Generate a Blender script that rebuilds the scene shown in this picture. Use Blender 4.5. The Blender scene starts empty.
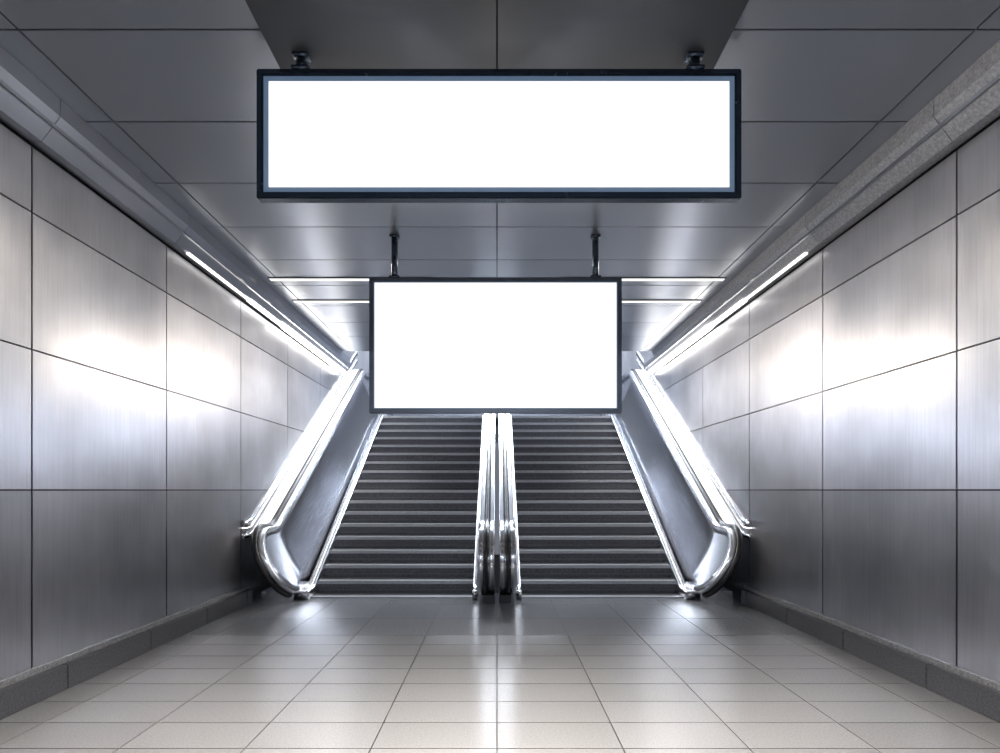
import bpy, bmesh, math, random
from mathutils import Vector
random.seed(3)
S=bpy.context.scene
T30=math.tan(math.radians(30))
# ---------------------------------------------------------------- materials
def newmat(name):
    m=bpy.data.materials.new(name); m.use_nodes=True
    nt=m.node_tree; b=nt.nodes['Principled BSDF']; return m,nt,b
def N(nt,t,**k):
    n=nt.nodes.new(t)
    for a,v in k.items(): setattr(n,a,v)
    return n
def tangent(nt,b,aniso,tan):
    if not aniso: return
    b.inputs['Anisotropic'].default_value=aniso
    c=N(nt,'ShaderNodeCombineXYZ')
    for i in range(3): c.inputs[i].default_value=tan[i]
    nt.links.new(c.outputs[0],b.inputs['Tangent'])
def metal(name,col,rough=.3,metallic=.9,scale=(3,3,3),var=.15,rvar=.08,bump=0.0,cloud=.0,aniso=0,tan=(0,1,0)):
    m,nt,b=newmat(name); L=nt.links
    tc=N(nt,'ShaderNodeTexCoord'); mp=N(nt,'ShaderNodeMapping'); mp.inputs['Scale'].default_value=scale
    L.new(tc.outputs['Object'],mp.inputs['Vector'])
    no=N(nt,'ShaderNodeTexNoise'); no.inputs['Scale'].default_value=1; no.inputs['Detail'].default_value=6
    no.inputs['Roughness'].default_value=.65
    L.new(mp.outputs[0],no.inputs['Vector'])
    cr=N(nt,'ShaderNodeMapRange'); cr.inputs['From Min'].default_value=.25; cr.inputs['From Max'].default_value=.75
    cr.inputs['To Min'].default_value=1-var; cr.inputs['To Max'].default_value=1+var
    L.new(no.outputs['Fac'],cr.inputs['Value'])
    n2=N(nt,'ShaderNodeTexNoise'); n2.inputs['Scale'].default_value=.9; n2.inputs['Detail'].default_value=3
    L.new(tc.outputs['Object'],n2.inputs['Vector'])
    c2=N(nt,'ShaderNodeMapRange'); c2.inputs['From Min'].default_value=.3; c2.inputs['From Max'].default_value=.7
    c2.inputs['To Min'].default_value=1-cloud; c2.inputs['To Max'].default_value=1+cloud
    L.new(n2.outputs['Fac'],c2.inputs['Value'])
    mm=N(nt,'ShaderNodeMath',operation='MULTIPLY'); L.new(cr.outputs[0],mm.inputs[0]); L.new(c2.outputs[0],mm.inputs[1])
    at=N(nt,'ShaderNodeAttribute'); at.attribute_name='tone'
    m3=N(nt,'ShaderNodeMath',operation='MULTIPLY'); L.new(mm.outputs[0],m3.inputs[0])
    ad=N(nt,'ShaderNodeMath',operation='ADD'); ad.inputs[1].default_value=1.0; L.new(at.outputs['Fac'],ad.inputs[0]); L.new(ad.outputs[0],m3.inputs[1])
    vm=N(nt,'ShaderNodeVectorMath',operation='SCALE'); vm.inputs[0].default_value=col
    L.new(m3.outputs[0],vm.inputs['Scale']); L.new(vm.outputs[0],b.inputs['Base Color'])
    if rvar>0:
        rr=N(nt,'ShaderNodeMapRange'); rr.inputs['From Min'].default_value=.3; rr.inputs['From Max'].default_value=.7
        rr.inputs['To Min'].default_value=rough-rvar; rr.inputs['To Max'].default_value=rough+rvar
        L.new(no.outputs['Fac'],rr.inputs['Value']); L.new(rr.outputs[0],b.inputs['Roughness'])
    else: b.inputs['Roughness'].default_value=rough
    b.inputs['Metallic'].default_value=metallic
    tangent(nt,b,aniso,tan)
    return m
def granite(name,c1,c2,rough,scale=60,metallic=0.0,aniso=0,tan=(0,1,0)):
    m,nt,b=newmat(name); L=nt.links
    tc=N(nt,'ShaderNodeTexCoord')
    no=N(nt,'ShaderNodeTexNoise'); no.inputs['Scale'].default_value=scale; no.inputs['Detail'].default_value=4; no.inputs['Roughness'].default_value=.8
    L.new(tc.outputs['Object'],no.inputs['Vector'])
    r=N(nt,'ShaderNodeValToRGB'); r.color_ramp.elements[0].position=.35; r.color_ramp.elements[1].position=.65
    r.color_ramp.elements[0].color=(*c1,1); r.color_ramp.elements[1].color=(*c2,1)
    L.new(no.outputs['Fac'],r.inputs[0])
    at=N(nt,'ShaderNodeAttribute'); at.attribute_name='tone'
    ad=N(nt,'ShaderNodeMath',operation='ADD'); ad.inputs[1].default_value=1.0; L.new(at.outputs['Fac'],ad.inputs[0])
    vm=N(nt,'ShaderNodeVectorMath',operation='SCALE'); L.new(r.outputs[0],vm.inputs[0]); L.new(ad.outputs[0],vm.inputs['Scale'])
    L.new(vm.outputs[0],b.inputs['Base Color'])
    b.inputs['Roughness'].default_value=rough
    b.inputs['Metallic'].default_value=metallic
    tangent(nt,b,aniso,tan)
    return m
def emis(name,col,st):
    m,nt,b=newmat(name)
    b.inputs['Base Color'].default_value=(.3,.3,.3,1); b.inputs['Roughness'].default_value=.4
    b.inputs['Emission Color'].default_value=(*col,1); b.inputs['Emission Strength'].default_value=st
    return m
M_wall=metal('brushed_steel_wall',(.54,.545,.58),.35,.98,(45,45,1.6),.11,.06,.0,cloud=.20,aniso=.7)
M_ceil=metal('ceiling_steel',(.40,.42,.465),.29,.88,(.8,.8,.8),.0,.0,0,cloud=.03)
M_darkrefl=metal('dark_reflection_sheet',(.028,.032,.042),.6,.0,(3,3,3),.03,.0)  # dark colour standing in for a dark reflection in the ceiling
M_dark=metal('joint_dark',(.02,.02,.022),.6,.2)
M_corn=metal('cornice_steel',(.30,.315,.36),.28,.9,(1,1,1),.0,.0)
M_cornG=granite('cornice_granite',(.18,.19,.21),(.36,.37,.40),.36,38,.4)
M_floor=granite('floor_tile',(.225,.23,.245),(.32,.325,.34),.24,70,.4,.8)
M_gran=granite('floor_granite',(.08,.085,.095),(.25,.255,.275),.26,55)
M_base=granite('baseboard_granite',(.015,.016,.02),(.085,.088,.10),.35,60)
M_riser=granite('step_riser',(.05,.054,.064),(.22,.225,.245),.42,60,.3)
M_tread=granite('step_tread',(.20,.205,.22),(.46,.47,.49),.35,60,.3)
M_nose=granite('step_nosing',(.38,.39,.41),(.70,.71,.74),.35,60,.5)
M_chrome=metal('polished_steel',(.82,.83,.86),.2,1,(20,2,20),.05,.03)
M_panel=metal('balustrade_steel',(.24,.25,.28),.22,.97,(2,2,2),.05,.0)
M_rubber=metal('handrail_rubber',(.018,.018,.022),.3,0,(9,9,9),.05,.03)
M_frame=metal('sign_frame_dark',(.05,.07,.10),.25,.7,(9,9,9),.05,.03)
M_frame2=metal('sign_frame_steel',(.16,.18,.22),.35,.8,(9,9,9),.05,.03)
M_screen=emis('lightbox_panel',(.965,.98,1.0),1.15)
M_screenedge=emis('lightbox_edge',(.07,.16,.30),.5)
M_led=emis('led_strip',(1.0,.96,.90),9)
M_led1=emis('led_strip_dim',(1.0,.97,.92),1.8)
M_led2=emis('led_strip_mid',(1.0,.97,.92),4)
M_reflglow=emis('wall_reflection_glow',(1.0,.96,.90),7)  # glow standing in for the handrail's bright reflection in the wall
M_lamp=emis('ceiling_lamp_diffuser',(1.0,.96,.9),1.2)
M_far=metal('far_wall_steel',(.20,.21,.24),.4,.7,(4,4,4),.1,.05)
# ---------------------------------------------------------------- mesh helpers
class MB:
    def __init__(s,mats): s.v=[];s.f=[];s.m=[];s.t=[];s.mats=mats;s.sm=[]
    def face(s,idx,mi=0,t=0,sm=False): s.f.append(idx);s.m.append(mi);s.t.append(t);s.sm.append(sm)
    def box(s,x0,x1,y0,y1,z0,z1,mi=0,t=0,bev=0):
        if bev:
            bm=bmesh.new(); bmesh.ops.create_cube(bm,size=1)
            for v in bm.verts: v.co=Vector(((x0+x1)/2+v.co.x*(x1-x0),(y0+y1)/2+v.co.y*(y1-y0),(z0+z1)/2+v.co.z*(z1-z0)))
            bmesh.ops.bevel(bm,geom=bm.edges[:],offset=bev,segments=2,affect='EDGES')
            b=len(s.v); bm.verts.index_update()
            s.v+= [tuple(v.co) for v in bm.verts]
            for f in bm.faces: s.face([b+v.index for v in f.verts],mi,t)
            bm.free(); return
        b=len(s.v)
        s.v+=[(x0,y0,z0),(x1,y0,z0),(x1,y1,z0),(x0,y1,z0),(x0,y0,z1),(x1,y0,z1),(x1,y1,z1),(x0,y1,z1)]
        for q in [(3,2,1,0),(4,5,6,7),(0,1,5,4),(1,2,6,5),(2,3,7,6),(3,0,4,7)]: s.face([b+i for i in q],mi,t)
    def sweep(s,prof,path,xf,mi=0,sm=True,t=0):
        b=len(s.v); n=len(prof); P=path
        for i,(y,z) in enumerate(P):
            a=P[max(0,i-1)]; c=P[min(len(P)-1,i+1)]
            ty,tz=c[0]-a[0],c[1]-a[1]; l=math.hypot(ty,tz); ty/=l;tz/=l
            ny,nz=tz,-ty
            xc=xf(y,z)
            for u,v in prof: s.v.append((xc+u,y+ny*v,z+nz*v))
        for i in range(len(P)-1):
            for k in range(n):
                k2=(k+1)%n
                s.face([b+i*n+k,b+i*n+k2,b+(i+1)*n+k2,b+(i+1)*n+k],mi,t,sm)
        s.face([b+k for k in range(n)][::-1],mi,t); s.face([b+(len(P)-1)*n+k for k in range(n)],mi,t)
    def prism(s,pts,y0,y1,mi=0,t=0):
        b=len(s.v);n=len(pts)
        for y in (y0,y1):
            for x,z in pts: s.v.append((x,y,z))
        for k in range(n):
            s.face([b+k,b+(k+1)%n,b+n+(k+1)%n,b+n+k],mi,t)
        s.face([b+k for k in range(n)][::-1],mi,t); s.face([b+n+k for k in range(n)],mi,t)
    def build(s,name,parent=None):
        me=bpy.data.meshes.new(name); me.from_pydata(s.v,[],s.f)
        for m in s.mats: me.materials.append(m)
        me.polygons.foreach_set('material_index',s.m)
        me.polygons.foreach_set('use_smooth',s.sm)
        a=me.attributes.new('tone','FLOAT','FACE'); a.data.foreach_set('value',s.t)
        me.update()
        bm=bmesh.new(); bm.from_mesh(me); bmesh.ops.recalc_face_normals(bm,faces=bm.faces[:]); bm.to_mesh(me); bm.free()
        o=bpy.data.objects.new(name,me); S.collection.objects.link(o)
        if parent: o.parent=parent
        return o
def empty(name):
    e=bpy.data.objects.new(name,None); S.collection.objects.link(e); return e
def autosmooth(o,ang=35):
    for p in o.data.polygons: p.use_smooth=True
    bpy.context.view_layer.objects.active=o; o.select_set(True)
    try: bpy.ops.object.shade_auto_smooth(angle=math.radians(ang))
    except Exception: pass
    o.select_set(False)
WX=3.54; CZ=4.56; YB=-7.0; YF=21.0; YC=13.1
# ---------------------------------------------------------------- floor
f=MB([M_dark,M_floor,M_gran])
f.box(-WX-.2,WX+.2,YB,15.5,-.2,-.006,0)
tw=.78; g=.004
ys=6.86
y=ys
while y>YB:
    y0=max(YB,y-.43)
    for i in range(-5,5):
        x0=max(-WX,i*tw); x1=min(WX,(i+1)*tw)
        f.box(x0+g,x1-g,y0+g,y-g,-.02,0,1,random.uniform(-.05,.05))
    y=y0
y=ys
for yy in (7.75,8.7,9.65):
    for i in range(-5,5):
        x0=max(-WX,i*tw); x1=min(WX,(i+1)*tw)
        f.box(x0+g,x1-g,y+g,yy-g,-.02,0,2,random.uniform(-.08,.08))
    y=yy
f.build('floor')
u=MB([M_gran]); u.box(-WX,WX,15.5+.0,YF,3.2,3.4,0); u.build('floor_upper_landing')
# ---------------------------------------------------------------- walls
def wall(side,y1st,sp,name):
    w=MB([M_dark,M_wall])
    X=side*WX
    w.box(*sorted((X+side*.03,X+side*.25)),YB,YF,-.2,8.0,0)
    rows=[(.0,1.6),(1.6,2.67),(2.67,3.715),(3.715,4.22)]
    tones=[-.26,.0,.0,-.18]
    seams=[YB]; k=-6
    while True:
        y=y1st+k*sp
        if y>YF-.3: break
        if y>YB+.3: seams.append(y)
        k+=1
    seams.append(YF)
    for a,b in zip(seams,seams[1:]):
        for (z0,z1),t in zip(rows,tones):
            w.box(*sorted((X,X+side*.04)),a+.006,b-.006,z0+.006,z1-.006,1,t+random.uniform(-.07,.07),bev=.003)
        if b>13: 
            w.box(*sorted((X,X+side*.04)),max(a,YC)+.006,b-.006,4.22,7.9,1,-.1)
    return w.build(name)
wall(-1,4.735,1.93,'wall_left'); wall(1,4.79,1.97,'wall_right')
w=MB([M_far]); 
for i in range(4):
    for k in range(3):
        w.box(-3.5+i*1.75+.006,-3.5+(i+1)*1.75-.006,YF,YF+.1,3.4+k*1.5+.006,3.4+(k+1)*1.5-.006,0)
w.build('wall_far')
w=MB([M_far])
for i in range(4):
    for k in range(3):
        w.box(-3.54+i*1.77+.006,-3.54+(i+1)*1.77-.006,YB-.1,YB,k*1.52+.006,(k+1)*1.52-.006,0)
w.build('wall_back')
for s,n in ((-1,'baseboard_left'),(1,'baseboard_right')):
    b=MB([M_base,M_gran]); y=YB
    while y<8.8:
        y1=min(8.8,y+1.2)
        b.box(*sorted((s*(WX-.001),s*3.45)),y+.002,y1-.002,0,.20,0,random.uniform(-.1,.1),bev=.006)
        y=y1
    b.box(*sorted((s*(WX-.002),s*3.50)),YB,8.8,.20,.245,1)
    b.build(n)
for s,n,m in ((-1,'trim_1',M_corn),(1,'trim_2',M_cornG)):
    c=MB([m,M_dark,M_chrome])
    y=YB; YE=14.0
    while y<YE:
        y1=min(YE,y+1.95)
        pts=[(s*(WX-.002),4.235),(s*3.44,4.235),(s*3.30,4.42),(s*3.30,CZ-.002),(s*(WX-.002),CZ-.002)]
        c.prism(pts,y+.003,y1-.003,0,random.uniform(-.05,.05)); y=y1
    c.box(*sorted((s*3.335,s*3.36)),YB,YE,4.335,4.36,2,-.3)
    c.build(n)
    l=MB([M_led1,M_led2,M_led])
    l.box(*sorted((s*3.41,s*3.45)),6.9,8.6,4.218,4.236,0)
    l.box(*sorted((s*3.39,s*3.46)),8.6,10.0,4.21,4.238,1)
    l.box(*sorted((s*3.36,s*3.47)),10.0,YE,4.20,4.24,2)
    l.build('cove_light')
# ceiling
c=MB([M_dark,M_ceil])
c.box(-WX-.1,WX+.1,YB,YC,CZ+.035,CZ+.3,0)
seams=[k*1.0+0.0 for k in range(-6,14)]
seams=[YB]+[s_ for s_ in seams if s_>YB+.2 and s_<YC-.2]+[YC]
strips=[8.72,9.74]
for a,b in zip(seams,seams[1:]):
    for x0,x1 in ((-WX,-3.08),(-3.08,0),(0,3.08),(3.08,WX)):
        c.box(x0+.006,x1-.006,a+.006,b-.006,CZ,CZ+.03,1,random.uniform(-.05,.05),bev=.003)
c.box(-WX,WX,YC,YC+.15,CZ,8.0,1,-.1)
c.build('ceiling')
c=MB([M_ceil]); c.box(-WX,WX,YC+.15,YF,7.9,8.0,0); c.build('ceiling_upper_hall')
for ys_ in strips:
    l=MB([M_frame2,M_lamp])
    for s in (-1,1):
        x0,x1=sorted((s*.9,s*3.2))
        l.box(x0,x1,ys_-.06,ys_+.06,CZ-.012,CZ,0,0,bev=.003)
        l.box(x0+.02,x1-.02,ys_-.045,ys_+.045,CZ-.015,CZ-.011,1)
    l.build('ceiling_strip_light')
# ---------------------------------------------------------------- escalators
Y0=9.6; NST=17; RI=.2; TR=RI/T30; YT=Y0+NST*TR; ZT=NST*RI
NC=(9.02,.58); NR=.47
def rounded(pts,r=.35,n=8):
    out=[pts[0]]
    for i in range(1,len(pts)-1):
        p=Vector(pts[i]);a=(Vector(pts[i-1])-p);b=(Vector(pts[i+1])-p)
        d=min(r,a.length*.45,b.length*.45); a=p+a.normalized()*d; b=p+b.normalized()*d
        for k in range(n+1):
            t=k/n; q=a*(1-t)**2+p*2*t*(1-t)+b*t*t; out.append((q.x,q.y))
    out.append(pts[-1]); return out
def railpath():
    zt=NC[1]+NR; hi=1.16
    yb=Y0+(zt-hi)/T30; zl=ZT+1.2; yt=Y0+(zl-hi)/T30
    p=[(17.2,zl),(yt,zl),(yb,zt),(NC[0],zt)]
    p=rounded(p,.2)
    for k in range(1,19):
        a=math.pi/2+math.pi*k/18
        p.append((NC[0]+NR*math.cos(a),NC[1]+NR*math.sin(a)))
    p.append((9.45,NC[1]-NR)); return p
RP=railpath()
def base(y): return min(ZT,max(0,(y-Y0)*T30))
def topz(y):
    up=[q for q in RP if q[1]>=NC[1]-.001]
    up=sorted(up)
    for a,b in zip(up,up[1:]):
        if a[0]<=y<=b[0]: 
            t=(y-a[0])/max(1e-6,b[0]-a[0]); return a[1]+(b[1]-a[1])*t
    return up[0][1] if y<up[0][0] else up[-1][1]
def botz(y):
    if y<NC[0]: return NC[1]-math.sqrt(max(0,NR**2-(NC[0]-y)**2))
    return max(base(y)+.02,NC[1]-NR if y<9.75 else 0)
def lean(y,z):
    h=max(0,min(1,(z-base(y))/1.06)); return 3.37-.50*(1-h)**1.4
def ell(w,h,cx=0,cy=0,n=12): return [(cx+w*math.cos(2*math.pi*k/n),cy+h*math.sin(2*math.pi*k/n)) for k in range(n)]
def escalator(s,name):
    E=empty(name)
    st=MB([M_riser,M_tread,M_nose])
    xa,xb=sorted((s*.33,s*2.80))
    for i in range(NST):
        y=Y0+i*TR; z=(i+1)*RI
        st.box(xa,xb,y+.03,y+TR+.06,z-RI-.12 if i else 0,z-.012,0)
        st.box(xa,xb,y-.0,y+TR+.03,z-.022,z,1)
        st.box(xa,xb,y-.012,y+.035,z-.05,z+.003,2,0,bev=.006)
        st.box(xa,xb,y+.02,y+.035,z-.15,z-.142,2,-.6)
    st.box(xa,xb,9.22,Y0-.02,0,.012,2,-.3,bev=.004)
    st.build('steps',E)
    sk=MB([M_chrome,M_panel])
    o_=.255
    skp=rounded([(17.0,ZT+.1),(Y0+(ZT+.1-o_)/T30,ZT+.1),(Y0+(.12-o_)/T30,.12),(9.05,.12)],.2)
    sk.sweep([(-.06,-.42),(.06,-.42),(.06,-.01),(.05,.0),(-.05,.0),(-.06,-.01)],skp,lambda y,z:s*2.82,0)
    sk.sweep([(-.035,-.42),(.035,-.42),(.035,-.01),(.03,.0),(-.03,.0),(-.035,-.01)],skp,lambda y,z:s*.325,0)
    for v in range(len(sk.v)):
        a=sk.v[v]; sk.v[v]=(a[0],a[1],max(a[2],.003))
    o=sk.build('skirts',E); autosmooth(o)
    pn=MB([M_panel,M_chrome]); cols=[]
    yl=[NC[0]-NR*math.cos(k/12*math.pi/2)+.0005 for k in range(13)]
    yy=NC[0]+.05
    while yy<17.2: yl.append(yy); yy+=.1
    K=8
    for y in yl:
        zt=topz(y); zb=botz(y)
        row=[]
        for k in range(K+1):
            z=zb+(zt-zb)*k/K
            row.append(len(pn.v)); pn.v.append((s*lean(y,z),y,z))
        cols.append(row)
    for a,b in zip(cols,cols[1:]):
        for k in range(K): pn.face([a[k],b[k],b[k+1],a[k+1]],0,0,True)
    o=pn.build('outer_balustrade_panel',E)
    md=o.modifiers.new('sol','SOLIDIFY'); md.thickness=.03; md.offset=0
    hr=MB([M_rubber,M_chrome])
    hr.sweep(ell(.04,.034,s*.045,.03),RP,lambda y,z:s*lean(y,z),0)
    hr.sweep([(-.08,-.10),(.05,-.10),(.06,-.01),(.05,.012),(-.07,.012),(-.08,0)] if s>0 else [(-.05,-.10),(.08,-.10),(.08,0),(.07,.012),(-.05,.012),(-.06,-.01)],RP,lambda y,z:s*lean(y,z),1)
    o=hr.build('outer_handrail',E); autosmooth(o,50)
    dk=MB([M_chrome,M_reflglow,M_panel])
    dp=[q for q in RP if q[0]>=NC[0] and q[1]>NC[1]]
    w=(WX-.005-3.42)/2; cx=3.42+w
    dk.sweep([(-w,-.14),(w,-.14),(w,-.0),(-w,-.05)],dp,lambda y,z:s*cx,0)
    dk.sweep([(-.014,-.04),(.014,-.04),(.014,.03),(-.014,.03)],dp[:-6],lambda y,z:s*3.505,1)  # added glowing strip in place of the reflected rail
    dk.build('outer_deck',E)
    # added rail and glowing line standing in for bright reflections on the wall
    wr=MB([M_chrome,M_led2]); ow=1.56
    wp=rounded([(15.6,(15.6-Y0)*T30+ow),(Y0+(1.13-ow)/T30,1.13),(8.62,1.13)],.15)
    wr.sweep([(-.02,-.05),(.02,-.05),(.02,.05),(-.02,.05)],wp,lambda y,z:s*3.515,0)
    wr.sweep([(-.012,-.064),(.012,-.064),(.012,-.05),(-.012,-.05)],wp,lambda y,z:s*3.515,1)
    wr.sweep([(-.015,-.20),(.015,-.20),(.015,-.15),(-.015,-.15)],wp,lambda y,z:s*3.52,0)
    wr.build('wall_reflection_rail',E)
    ib=MB([M_chrome,M_panel]); x0,x1=s*.04,s*.25
    cols=[]
    for y in yl:
        zt=topz(y)-.02; zb=botz(y)
        if zb>zt: zb=zt-.01
        n=len(ib.v); ib.v+=[(x0,y,zb),(x0,y,zt),(x1,y,zt),(x1,y,zb)]; cols.append([n,n+1,n+2,n+3])
    for a,b in zip(cols,cols[1:]):
        for k in range(4):
            k2=(k+1)%4; ib.face([a[k],a[k2],b[k2],b[k]],0 if k!=2 else 1,0,True)
    ib.face(cols[0],0); ib.face(cols[-1],0)
    o=ib.build('inner_balustrade_body',E); autosmooth(o,40)
    ih=MB([M_rubber,M_chrome])
    ih.sweep(ell(.028,.028,0,.02),RP,lambda y,z:s*.15,0)
    for xx,ww in ((.075,.04),(.225,.045)): ih.sweep([(-ww,-.07),(ww,-.07),(ww,.01),(ww-.01,.022),(-ww+.01,.022),(-ww,.01)],RP,lambda y,z:s*xx,1)
    o=ih.build('inner_handrail',E); autosmooth(o,50)
    pl=MB([M_rubber,M_chrome])
    pl.box(*sorted((s*.03,s*.2)),8.75,9.6,0,.12,0,0,bev=.01)
    pl.box(*sorted((s*2.93,s*3.40)),8.95,9.7,0,.14,1,0,bev=.01)
    pl.build('newel_base',E)
    return E
escalator(-1,'escalator'); escalator(1,'escalator.001')
# ---------------------------------------------------------------- signs
def sign(name,px0,px1,py0,py1,Y,b,mf,poles,thick,lit_edge,refl_sheet):
    k=Y/622
    x0,x1=(px0-497)*k,(px1-497)*k; zt,zb=1.6+(490-py0)*k,1.6+(490-py1)*k
    E=empty(name)
    fr=MB([mf,M_dark])
    yb=Y+thick
    fr.box(x0,x1,Y,yb,zt-b,zt,0,0,bev=.008); fr.box(x0,x1,Y,yb,zb,zb+b,0,0,bev=.008)
    fr.box(x0,x0+b,Y+.001,yb-.001,zb+.001,zt-.001,0,0,bev=.008); fr.box(x1-b,x1,Y+.001,yb-.001,zb+.001,zt-.001,0,0,bev=.008)
    fr.box(x0+b*.5,x1-b*.5,Y+.06,yb-.01,zb+b*.5,zt-b*.5,1)
    fr.build('frame',E)
    sc=MB([M_screen,M_screenedge])
    e=lit_edge
    sc.box(x0+b+e,x1-b-e,Y+.012,Y+.059,zb+b+e,zt-b-e,0)
    sc.box(x0+b*.9,x1-b*.9,Y+.016,Y+.0595,zb+b*.9,zt-b*.9,1)
    sc.build('lit_panel',E)
    po=MB([M_frame,M_darkrefl])
    for px in poles:
        X=(px-497)*k
        bm=bmesh.new(); 
        bmesh.ops.create_cone(bm,cap_ends=True,segments=20,radius1=.038,radius2=.038,depth=CZ-zt+.01)
        n=len(po.v); bm.verts.index_update()
        po.v+=[(X+v.co.x,Y+thick/2+v.co.y,(CZ+zt)/2-.005+v.co.z) for v in bm.verts]
        for q in bm.faces: po.face([n+v.index for v in q.verts],0,0,True)
        bm.free()
        po.box(X-.055,X+.055,Y+thick/2-.05,Y+thick/2+.05,CZ-.022,CZ-.001,0,0,bev=.003)
        po.box(X-.06,X+.06,Y+thick/2-.05,Y+thick/2+.05,zt,zt+.02,0,0,bev=.004)
    if refl_sheet:
        px_,ya,yb_=refl_sheet
        po.box(-px_,-.006,ya,yb_,CZ-.006,CZ-.001,1,0); po.box(.006,px_,ya,yb_,CZ-.006,CZ-.001,1,0)  # added sheets that darken the ceiling over the sign like a reflection
    o=po.build('hanger_poles',E); autosmooth(o)
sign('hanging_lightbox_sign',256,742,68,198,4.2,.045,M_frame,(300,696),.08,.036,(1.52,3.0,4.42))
sign('hanging_lightbox_sign.001',369,622,277,413,7.2,.05,M_frame2,(394,596),.09,.012,None)
# ---------------------------------------------------------------- lights
def area(name,loc,tgt,sx,sy,p,col=(1,1,1),spread=180):
    l=bpy.data.lights.new(name,'AREA'); l.shape='RECTANGLE'; l.size=sx; l.size_y=sy; l.energy=p; l.color=col; l.spread=math.radians(spread)
    o=bpy.data.objects.new(name,l); S.collection.objects.link(o); o.location=loc
    o.rotation_euler=(Vector(tgt)-Vector(loc)).to_track_quat('-Z','Y').to_euler(); return o
warm=(1,.88,.73); cool=(.86,.92,1)
area('unseen_fill_lamp',(0,2.6,4.5),(0,2.9,0),1.8,.5,360,(1,.90,.78),95)  # added lamp without a fixture, brightens the middle of the near floor
area('unseen_fill_lamp.001',(0,-3.5,4.5),(0,-3.5,0),4,.8,380,cool)  # added lamp behind the camera, general fill
area('unseen_fill_lamp.002',(0,17,7.6),(0,15,0),4,1.5,1300,cool)  # added lamp out of view, lights the stairs from above
def spot(loc,tgt,p,ang,col,blend=1,r=.3):
    l=bpy.data.lights.new('added_highlight_spot','SPOT'); l.energy=p; l.spot_size=math.radians(ang); l.spot_blend=blend; l.color=col; l.shadow_soft_size=r
    o=bpy.data.objects.new('added_highlight_spot',l); S.collection.objects.link(o); o.location=loc
    o.rotation_euler=(Vector(tgt)-Vector(loc)).to_track_quat('-Z','Y').to_euler()
for s in (-1,1):
    for Y,p in ((5.5,480),(8.5,480),(11.8,600)):
        spot((-s*2.2,Y,4.2),(s*3.5,Y-2.5,2.5),p,70,warm,r=.4)  # added spots without fixtures, make the bright bands on the steel walls
    spot((-s*1.0,10.5,4.3),(s*3.3,11.5,2.2),500,60,(1,1,1),r=.15)  # added spot without a fixture, aimed at the outer balustrade
W=bpy.data.worlds.new('world'); S.world=W; W.use_nodes=True
W.node_tree.nodes['Background'].inputs[0].default_value=(.5,.55,.65,1); W.node_tree.nodes['Background'].inputs[1].default_value=.3
# ---------------------------------------------------------------- camera
cd=bpy.data.cameras.new('camera'); cam=bpy.data.objects.new('camera',cd); S.collection.objects.link(cam)
cam.location=(0,0,1.6); cam.rotation_euler=(math.pi/2,0,0); cd.sensor_width=36; cd.lens=36*.622
cd.shift_x=.003; cd.shift_y=.1135; S.camera=cam
S.view_settings.view_transform='Standard'
S.view_settings.look='None'
